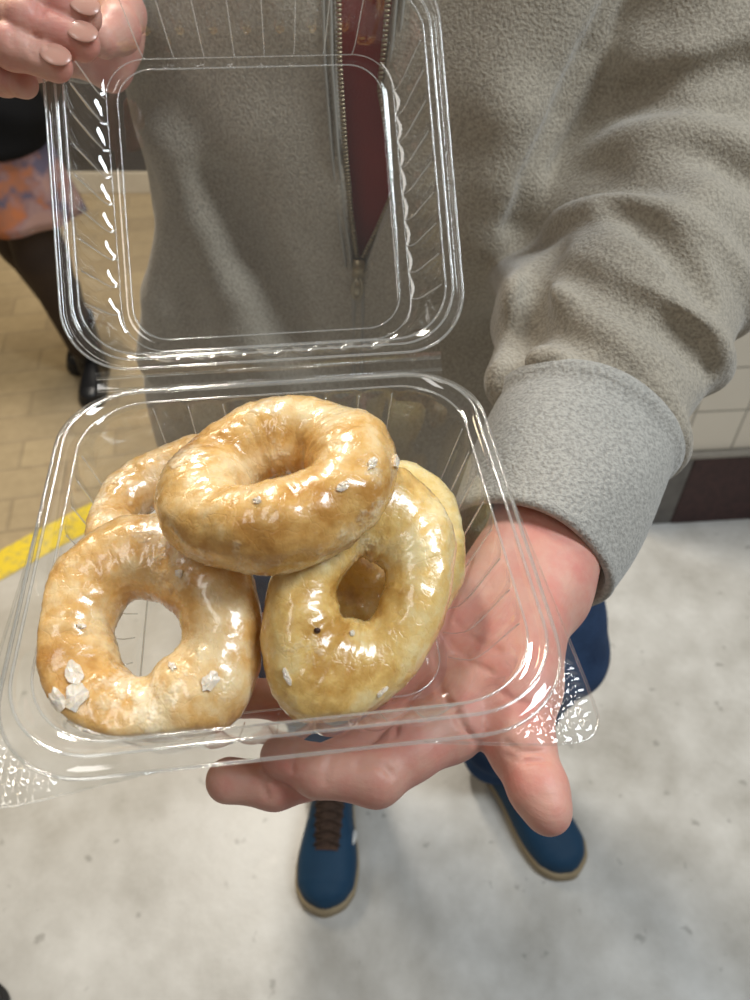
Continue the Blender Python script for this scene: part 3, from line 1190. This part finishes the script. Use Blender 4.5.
# ---- shoes
def make_shoe(parent, heel, toe, width, mats, laces=True, name='shoe', label=None, mark=True):
    heel, toe = np.array(heel, float), np.array(toe, float)
    L = np.linalg.norm(toe - heel)
    Y = nrm(toe - heel)
    X = nrm(np.cross(Y, V(0, 0, 1)))
    at = lambda x, y, z: heel + X * x + Y * y * L + V(0, 0, 1) * z
    ys = np.array([0, .04, .12, .25, .40, .55, .68, .78, .88, .95, .985, 1.0])
    hwid = np.array([.10, .27, .36, .36, .35, .42, .485, .50, .45, .33, .18, .03]) * width
    top = np.array([.075, .082, .088, .090, .088, .080, .068, .061, .055, .048, .040, .030])
    cxs = np.array([0, 0, 0, 0, .0, .0, .0, 0, 0, 0, 0, 0])
    yy = np.concatenate([np.linspace(0, .1, 8), np.linspace(.14, .86, 22), np.linspace(.88, 1.0, 16)])

    def curve(a, e=1.0):
        return np.interp(yy, ys, a)
    W, T = curve(hwid), curve(top)
    k = np.ones(5) / 5
    W[2:-2] = np.convolve(W, k, 'valid')
    T[2:-2] = np.convolve(T, k, 'valid')
    n = 28
    um = MB()
    vs = []
    for y, w, t in zip(yy, W, T):
        for i in range(n + 1):
            a = math.pi * i / n
            cx = math.copysign(abs(math.cos(a)) ** .72, math.cos(a))
            sz = math.sin(a) ** .80
            vs.append(at(w * .96 * cx, y * .975 + .010, .016 + (t - .016) * sz))
    m = len(yy)
    fs = [(j * (n + 1) + i, j * (n + 1) + i + 1, (j + 1) * (n + 1) + i + 1, (j + 1) * (n + 1) + i) for j in range(m - 1) for i in range(n)]
    um.add(vs, fs)
    shoe = empty(name, heel)
    if parent is not None:
        M = world_of(parent).inverted()
        shoe.parent = parent
        shoe.location = M @ Vector(heel)
    if label:
        shoe['label'] = label
    um.build('upper', mats[0], shoe)
    sm = MB()
    vs = []
    lev = [(0, .94), (.003, 1.0), (.012, 1.02), (.020, 1.0), (.0225, .95)]
    ring = [(w, y) for w, y in zip(W, yy)] + [(-w, y) for w, y in zip(W[::-1], yy[::-1])]
    for z, s in lev:
        for w, y in ring:
            vs.append(at(w * s, (y - .5) * (s * .03 + .97) * 1.015 + .5, z))
    r = len(ring)
    fs = [(j * r + i, j * r + (i + 1) % r, (j + 1) * r + (i + 1) % r, (j + 1) * r + i) for j in range(len(lev) - 1) for i in range(r)]
    fs += [tuple(range(r - 1, -1, -1)), tuple((len(lev) - 1) * r + i for i in range(r))]
    sm.add(vs, fs)
    sm.build('sole', mats[1], shoe)
    Wf, Tf = (lambda y: float(np.interp(y, yy, W))), (lambda y: float(np.interp(y, yy, T)))

    def surf(x, y, off):           # point on the vamp
        w, t = Wf(y) * .96, Tf(y)
        c = max(-1, min(1, x / w))
        a = math.acos(math.copysign(abs(c) ** (1 / .72), c))
        return at(x, y * .975 + .010, .016 + (t - .016) * math.sin(a) ** .80 + off)
    if laces:
        tm = MB()
        g = [[surf(x * (.020 + .006 * (.70 - y) / .28), y, .0026 - .0018 * abs(x) ** 4) for x in np.linspace(-1, 1, 9)] for y in np.linspace(.44, .725, 16)]
        tm.add([p for q in g for p in q], [(j * 9 + i, j * 9 + i + 1, j * 9 + i + 10, j * 9 + i + 9) for j in range(15) for i in range(8)])
        tm.build('tongue', mats[2], shoe)
        lm = MB()
        for k in range(5):
            y = .70 - k * .055
            for s in (-1, 1):
                lm.tube([surf(s * (.022 + .001 * k), y, .003), surf(s * .010, y - .018, .0065), surf(-s * .010, y - .035, .0065), surf(-s * (.0225 + .001 * k), y - .052, .003)], .0026, 8)
        lm.build('laces', mats[3], shoe)
    if mark:
        pm = MB()
        pts = [surf(-Wf(.60) * .90, y, .0022 + .0) for y in np.linspace(.555, .665, 8)]
        pm.tube(pts, [.001, .004, .0055, .006, .0055, .0045, .003, .001], 8, flat=.35)
        pm.build('side_mark', mats[4], shoe)
    return shoe


UPPER = mat_cloth('petrol_blue_mesh', (.018, .058, .115), 1200, .22, .55)
SOLE = plain('tan_rubber', (.36, .28, .17), .6)
TONGUE = plain('brown_suede', (.075, .042, .028), .9, var=.35, scale=120)
LACE = plain('brown_lace', (.060, .034, .022), .8)
WHITE = plain('white_mark', (.70, .70, .68), .5)
ms = (UPPER, SOLE, TONGUE, LACE, WHITE)
toeR, toeL = on_z(324, 917), on_z(574, 878)
make_shoe(PERSON, toeR + V(.012, .300, 0), toeR, .112, ms)
dirL = nrm(on_z(496, 765) - toeL)
make_shoe(PERSON, toeL + dirL * .300, toeL, .112, ms)


# ---- rest of the body, under the clothes
def head(P, c):
    d = smin(ell(P, c, (.074, .094, .112)), ell(P, c + V(0, -.022, -.055), (.054, .066, .066)), .03)
    d = smin(d, cap(P, c + V(0, -.092, .012), c + V(0, -.110, -.022), .008, .013), .012)
    for s in (-1, 1):
        d = smin(d, ell(P, c + V(s * .077, .008, -.012), (.010, .020, .031)), .008)
        d = smax(d, -ell(P, c + V(s * .031, -.094, .016), (.017, .010, .010)), .012)
        d = smin(d, ell(P, c + V(s * .031, -.080, .016), (.013, .013, .011)), .003)
    d = smin(d, ell(P, c + V(0, -.088, -.058), (.023, .010, .007)), .006)
    d = smax(d, -ell(P, c + V(0, -.100, -.058), (.020, .008, .0012)), .003)
    return d


HC = V(.01, .70, 1.645)


def body(P):
    d = torso(P, .022)
    d = smin(d, cap(P, V(.01, .745, 1.44), HC + V(0, .02, -.06), .060, .055), .03)
    d = smin(d, head(P, HC), .02)
    d = smin(d, chain(P, [L_SH, L_EL, L_WR * .55 + L_EL * .45], (.050, .042, .034), .02), .03)
    d = smin(d, chain(P, [R_SH, R_EL, R_EL * .5 + R_WR * .5], (.050, .042, .034), .02), .03)
    for h, k, a in ((HIP_L, KN_L, AN_L), (HIP_R, KN_R, AN_R)):
        d = smin(d, chain(P, [h, k, a + V(0, .02, 0)], (.085, .056, .040), .03), .03)
    return d


V3, F3 = sdf_mesh(body, (-.46, .40, .03), (.36, .90, 1.80), .010, refine=1, slack=1.8)
BV = np.concatenate([V1, V2, V3])
BF = np.concatenate([F1, F2 + len(V1), F3 + len(V1) + len(V2)])
BODY = mesh_obj('body', BV, BF, SKIN, PERSON)


def nail(tip, prev, dorsal, w, l, parent, lift=.0):
    a = nrm(tip - prev)
    n = nrm(dorsal - a * (dorsal @ a))
    s = np.cross(a, n)
    mb = MB().ellipsoid(tip + n * lift + a * .0015, (s, a, n), (w, l, .0013), 18, 10)
    return mb.build('fingernail', NAIL, parent)


for q, r in ((RI, .0082), (RM, .0082), (RR, .0076)):
    nail(q[3], q[2], LZ + UV * .25, .0062, .0078, BODY, r - .0006)
for q, r in ((IDX, .0086), (MID, .0086), (RNG, .0082), (PNK, .0073)):
    nail(q[3], q[2], -TZ, .0062, .0072, BODY, r - .0008)
nail(THB[3] - nrm(THB[3] - THB[2]) * .006, THB[2], TX * .25 - TZ, .0062, .0070, BODY, .0102 - .0012)


def hair(P):
    d = ell(P, HC + V(0, .012, .022), (.086, .104, .108))
    d = smax(d, -ell(P, HC + V(0, -.12, -.03), (.085, .085, .12)), .015)
    return smax(d, HC[2] - .06 - P[:, 2], .02)


HV, HF = sdf_mesh(hair, HC - .16, HC + .17, .007)
HAIR = mat_cloth('dark_hair', (.035, .022, .014), 500, .4, .6)
mesh_obj('hair', HV, HF, HAIR, PERSON)

# ------------------------------------------------------------------ the woman behind
wx, wy = -.955, 2.00
WOMAN = tag(empty('person', (wx, wy, 0)),
            'person in black top, patterned skirt, dark tights and black boots standing on brick floor', 'person')
BLK = mat_cloth('black_knit', (.006, .006, .007), 400, .3, .9)
TIGHTS = mat_cloth('sheer_dark_tights', (.040, .026, .020), 600, .25, .6)
wl = [(wx + .012, wy, .70), (wx + .02, wy - .01, .42), (wx + .055, wy + .02, .07)]
wr_ = [(wx - .07, wy + .03, .72), (wx - .075, wy + .10, .42), (wx - .035, wy + .20, .07)]
WHC = V(wx - .05, wy, 1.50)
wsh = [V(wx - .05 + s * .165, wy + .01, 1.27) for s in (1, -1)]
wel = [V(wx - .05 + s * .205, wy + .09, 1.02) for s in (1, -1)]
wwr = [V(wx - .05 + s * .045, wy + .14, 1.06) for s in (1, -1)]


def hand_chains(wr, s):
    out = []
    for i, (dx, L) in enumerate(((-.028, .070), (-.010, .078), (.009, .074), (.026, .060))):
        m = wr + V(s * .004, dx * .9 - .012, -.085)
        out.append(([m, m + V(-s * .006, -.004, -L * .5), m + V(-s * .018, -.006, -L)], (.0092, .0082, .0068)))
    out.append(([wr + V(-s * .004, -.026, -.030), wr + V(-s * .018, -.050, -.062), wr + V(-s * .024, -.056, -.088)], (.0125, .0105, .0085)))
    return out


def wbody(P):
    d = ell(P, V(wx - .05, wy + .01, 1.05), (.15, .09, .30))
    d = smin(d, cap(P, V(wx - .05, wy + .02, 1.28), WHC + V(0, .02, -.06), .05, .048), .03)
    d = smin(d, head(P, WHC), .02)
    for s, a, b, c in zip((1, -1), wsh, wel, wwr):
        d = smin(d, chain(P, [a, b, c], (.046, .038, .024), .02), .03)
        pm = smin(cap(P, c, c + V(0, -.03, -.085), .018, .012), cap(P, c, c + V(0, .012, -.085), .018, .012), .02)
        base = smin(d, pm, .015)
        d = base
        for q, rs in hand_chains(c, s):
            d = np.minimum(d, smin(base, chain(P, q, rs, .003), .006))
    for l in (wl, wr_):
        d = smin(d, chain(P, [np.array(q) for q in l], (.062, .050, .034), .03), .02)
    return d


WV, WF = sdf_mesh(wbody, (wx - .40, wy - .30, .03), (wx + .28, wy + .22, 1.66), .0065, refine=1, slack=1.8)
mesh_obj('body', WV, WF, mat_skin('skin_of_passerby'), WOMAN)


def whair(P):
    d = ell(P, WHC + V(0, .012, .022), (.088, .106, .110))
    d = smin(d, cap(P, WHC + V(0, .06, 0), WHC + V(0, .075, -.20), .07, .05), .03)
    return smax(d, -ell(P, WHC + V(0, -.12, -.04), (.085, .085, .12)), .015)


v, f = sdf_mesh(whair, WHC - V(.14, .15, .30), WHC + V(.14, .17, .17), .009)
mesh_obj('hair', v, f, HAIR, WOMAN)


def wtop(P):
    d = ell(P, V(wx - .05, wy + .01, 1.03), (.185, .125, .33))
    d = smin(d, cap(P, V(wx - .10, wy + .01, .84), V(wx + .0, wy + .01, .84), .125, .125) , .05)
    d = smin(d, cap(P, V(wx - .10, wy + .01, .74), V(wx + .0, wy + .01, .74), .125, .125) , .05)
    d = smin(d, cap(P, V(wx - .05, wy + .02, 1.27), V(wx - .05, wy + .02, 1.32), .062, .056), .03)
    for a, b, c in zip(wsh, wel, wwr):
        d = smin(d, chain(P, [a, b, c + (b - c) * .12], (.062, .054, .040), .02), .03)
    return smax(d + .004 * np.sin(P[:, 2] * 45 + P[:, 0] * 30), .715 - P[:, 2], .02)


v, f = sdf_mesh(wtop, (wx - .42, wy - .30, .70), (wx + .30, wy + .24, 1.42), .011, slack=1.8)
mesh_obj('jacket', v, f, BLK, WOMAN)['label'] = 'plain black jacket'

mb = MB()
n, m = 72, 12
vs = []
for j in range(m + 1):
    q = j / m
    z = .80 - .26 * q
    for i in range(n):
        a = 2 * PI * i / n
        r = 1 + .05 * q * math.sin(9 * a) + .03 * q * math.sin(5 * a + 1)
        vs.append((wx - .05 + (.150 + .05 * q) * r * math.cos(a), wy + .01 + (.105 + .045 * q) * r * math.sin(a), z))
mb.add(vs, [(j * n + i, j * n + (i + 1) % n, (j + 1) * n + (i + 1) % n, (j + 1) * n + i) for j in range(m) for i in range(n)])


def mat_skirt():
    t = NT('patterned_skirt')
    c = t.coord()
    n1, n2 = t.noise(c, 13, 3), t.noise(t.coord((1, 1, 1), rot=(1, .4, 2)), 10, 3)
    a = t.ramp(n1, [(.38, (.10, .085, .13)), (.50, (.30, .12, .07)), (.62, (.40, .13, .05))])
    b = t.ramp(n2, [(.42, (.16, .12, .17)), (.60, (.34, .20, .17))])
    return t.bsdf(Base_Color=t.mix(t.ramp(n2, [(.45, (0, 0, 0)), (.55, (1, 1, 1))]), a, b), Roughness=.85)


so = mb.build('skirt', mat_skirt(), WOMAN)
sol = so.modifiers.new('cloth', 'SOLIDIFY')
sol.thickness = .004


def wtights(P):
    d = None
    for l in (wl, wr_):
        e = chain(P, [np.array(q) for q in l], (.086, .066, .044), .03)
        d = e if d is None else np.minimum(d, e)
    return smax(smax(d, P[:, 2] - .60, .01), .10 - P[:, 2], .01)


v, f = sdf_mesh(wtights, (wx - .28, wy - .12, .06), (wx + .18, wy + .14, .76), .008, slack=1.8)
mesh_obj('tights', v, f, TIGHTS, WOMAN)
BLKL = plain('black_leather', (.008, .008, .009), .35)
for l in (wl, wr_):
    a = np.array(l[2])
    sh = make_shoe(WOMAN, (a[0], a[1] + .07, 0), (a[0] + .03, a[1] - .17, 0), .085, (BLKL, BLKL, BLKL, BLKL, BLKL), laces=False, name='boot', mark=False)
    mb = MB().tube([a + V(0, .0, -.03), a + V(0, 0, .05), a + V(-.004, -.004, .12), a + V(-.006, -.005, .155)], [.046, .045, .050, .054], 24)
    mb.build('boot_shaft', BLKL, sh)

# ------------------------------------------------------------------ shoe of whoever takes the picture
ct = on_z(2, 978, .03)
ct[2] = 0
cs = make_shoe(None, ct + V(-.055, -.285, 0), ct + V(-.022, .0, 0), .100, (BLKL, plain('black_rubber', (.012, .012, .012), .6), BLKL, BLKL, BLKL), name='shoe', mark=False)
tag(cs, 'black shoe tip entering on the concrete floor in the bottom left corner', 'shoe')
# ------------------------------------------------------------------ setting
def mat_concrete():
    t = NT('concrete')
    c = t.coord()
    n1 = t.noise(c, 2.2, 5, .6)
    n2 = t.noise(c, 9, 6, .65)
    n3 = t.noise(c, 60, 4, .6)
    f = t.math('ADD', t.math('MULTIPLY', n1, .55), t.math('MULTIPLY', n2, .45))
    base = t.ramp(f, [(.33, (.38, .36, .32)), (.48, (.56, .545, .51)), (.63, (.73, .72, .69))])
    base = t.mix(t.math('MULTIPLY', n3, .28), base, (.40, .385, .35))
    sp = t.ramp(t.noise(c, 26, 3, .5), [(.665, (0, 0, 0)), (.72, (1, 1, 1))])
    base = t.mix(t.math('MULTIPLY', sp, .45), base, (.16, .15, .13))
    rough = t.math('ADD', t.math('MULTIPLY', n2, .30), .22)
    return t.bsdf(Base_Color=base, Roughness=rough, Specular_IOR_Level=.5,
                  Normal=t.bump(t.math('ADD', t.math('MULTIPLY', n2, .6), t.math('MULTIPLY', n3, .4)), .22, .004))


def mat_brick_floor():
    t = NT('brick_pavers')
    c = t.coord((1, 1, 1), rot=(0, 0, math.radians(-12)))
    b = t.node('ShaderNodeTexBrick', {'Vector': c, 'Color1': (.43, .335, .20), 'Color2': (.33, .255, .155), 'Mortar': (.29, .225, .14), 'Scale': 1.0,
                                      'Mortar Size': .006, 'Mortar Smooth': .4, 'Brick Width': .26, 'Row Height': .125, 'Bias': 0.0})
    n = t.noise(c, 30, 4)
    col = t.mix(.25, b.outputs['Color'], t.ramp(n, [(.3, (.30, .235, .14)), (.7, (.55, .44, .28))]))
    return t.bsdf(Base_Color=col, Roughness=.5, Normal=t.bump(t.math('MULTIPLY', b.outputs['Fac'], -1.0), .4, .004))


def mat_tile():
    t = NT('cream_tile')
    c = t.coord((1, 1, 1), rot=(math.radians(90), 0, 0))
    b = t.node('ShaderNodeTexBrick', {'Vector': c, 'Color1': (.80, .72, .60), 'Color2': (.74, .665, .55), 'Mortar': (.36, .32, .26), 'Scale': 1.0,
                                      'Mortar Size': .0028, 'Mortar Smooth': .2, 'Brick Width': .122, 'Row Height': .118, 'Bias': 0.0}, offset=0.0)
    n = t.noise(c, 20, 3)
    col = t.mix(t.math('MULTIPLY', n, .2), b.outputs['Color'], (.60, .55, .46))
    return t.bsdf(Base_Color=col, Roughness=.22, Normal=t.bump(t.math('MULTIPLY', b.outputs['Fac'], -1.0), .5, .003))


def wbox(name, lo, hi, mat, rot=0, loc=(0, 0, 0), bevel=.003):
    o = empty_mesh = None
    lo, hi = np.array(lo, float), np.array(hi, float)
    mb = MB().box((lo + hi) / 2, (hi - lo) / 2)
    o = mb.build(name, mat, None, smooth=False)
    o.location = loc
    o.rotation_euler = (0, 0, rot)
    if bevel:
        bv = o.modifiers.new('bevel', 'BEVEL')
        bv.width = bevel
        bv.segments = 2
    return structure(o)


LA, LB = on_z(-2, 566), on_z(80, 523)              # middle of the yellow stripe
ld = nrm(LB - LA)
ln = nrm(np.cross(V(0, 0, 1), ld))                 # to the far (brick) side
if ln[1] < 0:
    ln = -ln
A, B = LA - ld * 3.0, LB + ld * 4.6
hw = .047
far = ln * 6.5
mesh_obj('floor', [A - ln * 5 - ld * 2, B - ln * 6, B, A], [(0, 1, 2, 3)], mat_concrete(), smooth=False)['kind'] = 'structure'
mesh_obj('floor_bricks', [A, B, B + far, A + far], [(0, 1, 2, 3)], mat_brick_floor(), smooth=False)['kind'] = 'structure'


def mat_stripe():
    t = NT('yellow_floor_paint')
    c = t.coord()
    n = t.noise(c, 45, 5, .7)
    base = t.ramp(n, [(.36, (.55, .44, .12)), (.50, (.90, .68, .02))])
    return t.bsdf(Base_Color=base, Roughness=.45)


mb = MB()
ns = 60
rng = random.Random(4)
vs = []
for i in range(ns + 1):
    p = A + (B - A) * i / ns
    for s in (-1, 1):
        e = p + ln * s * (hw + rng.uniform(-.004, .004))
        vs += [e + V(0, 0, .0), e + V(0, 0, .0022)]
fs = []
for i in range(ns):
    a, b = i * 4, i * 4 + 4
    fs += [(a + 1, b + 1, b + 3, a + 3), (a, b, b + 1, a + 1), (a + 3, b + 3, b + 2, a + 2)]
mb.add(vs, fs)
structure(mb.build('floor_stripe', mat_stripe(), None, smooth=False))

# tiled wall on the right with its dark plinth
WL, WR = on_z(656, 522), on_z(748, 516.5)
wrot = math.atan2(WR[1] - WL[1], WR[0] - WL[0])
wloc = tuple(WL)
wbox('wall_right', (-.10, .004, 0), (3.2, .14, 2.75), mat_tile(), wrot, wloc, 0)
wbox('baseboard_right', (.035, -.010, 0), (3.2, .004, .222), plain('dark_brown_plinth', (.045, .017, .016), .55, var=.3, scale=60), wrot, wloc, .003)
wbox('trim_1', (-.105, -.008, 0), (.035, .004, .222), plain('grey_plinth', (.135, .125, .115), .6, var=.2, scale=30), wrot, wloc, .003)
wbox('trim_2', (-.105, -.013, .222), (3.2, .004, .236), plain('tile_shadow_strip', (.30, .27, .23), .4), wrot, wloc, .004)  # strip in a darker tone for the shadow gap under the tiles
# far side of the hall
wbox('wall_back', (-5.5, 3.52, 0), (3.0, 3.67, 2.75), plain('dark_far_wall', (.045, .036, .028), .7, var=.3, scale=4), 0, (0, 0, 0), 0)
wbox('baseboard_back', (-5.5, 3.50, 0), (3.0, 3.52, .095), plain('pale_plinth', (.58, .52, .42), .5, var=.1, scale=8), 0, (0, 0, 0), .004)

# ------------------------------------------------------------------ camera and light
cam = bpy.data.cameras.new('camera')
cam.sensor_fit = 'VERTICAL'
cam.sensor_height = 36.0
cam.lens = 36.0 * FPX / 1000.0
cam.clip_start = .02
cam.dof.use_dof = True
cam.dof.focus_distance = .335
cam.dof.aperture_fstop = cam.lens / 2.3
co = bpy.data.objects.new('camera', cam)
COL.objects.link(co)
co.location = tuple(CAM)
co.rotation_euler = (math.pi / 2 - PITCH, 0, 0)
SC.camera = co

w = bpy.data.worlds.new('hall_ambient')
w.use_nodes = True
w.node_tree.nodes['Background'].inputs[0].default_value = (1.0, .93, .83, 1)
w.node_tree.nodes['Background'].inputs[1].default_value = .14
SC.world = w


def lamp(name, loc, size, power, col, aim=None):
    l = bpy.data.lights.new(name, 'AREA')
    l.shape = 'RECTANGLE'
    l.size, l.size_y = size
    l.energy = power
    l.color = col
    o = bpy.data.objects.new(name, l)
    COL.objects.link(o)
    o.location = loc
    if aim is not None:
        o.rotation_euler = (Vector(aim) - Vector(loc)).to_track_quat('-Z', 'Y').to_euler()
    return o


lamp('ceiling_lamp', (-.55, 1.75, 2.75), (.2, .9), 50, (1.0, .93, .82))
lamp('ceiling_lamp', (1.2, .20, 2.7), (.4, 1.2), 34, (.86, .94, 1.0), (.3, .4, .9))
lamp('ceiling_lamp', (-.6, -.35, 2.75), (.3, 1.2), 6, (1.0, .97, .92))
lamp('ceiling_lamp', (-1.9, 2.6, 2.75), (.6, 1.2), 34, (1.0, .82, .55))

SC.view_settings.view_transform = 'Standard'
SC.view_settings.look = 'None'
SC.view_settings.exposure = 0.0
SC.view_settings.gamma = 1.0
SC.view_settings.use_curve_mapping = False
SC.cycles.transparent_max_bounces = 48
SC.cycles.max_bounces = 8
SC.cycles.sample_clamp_indirect = 6.0
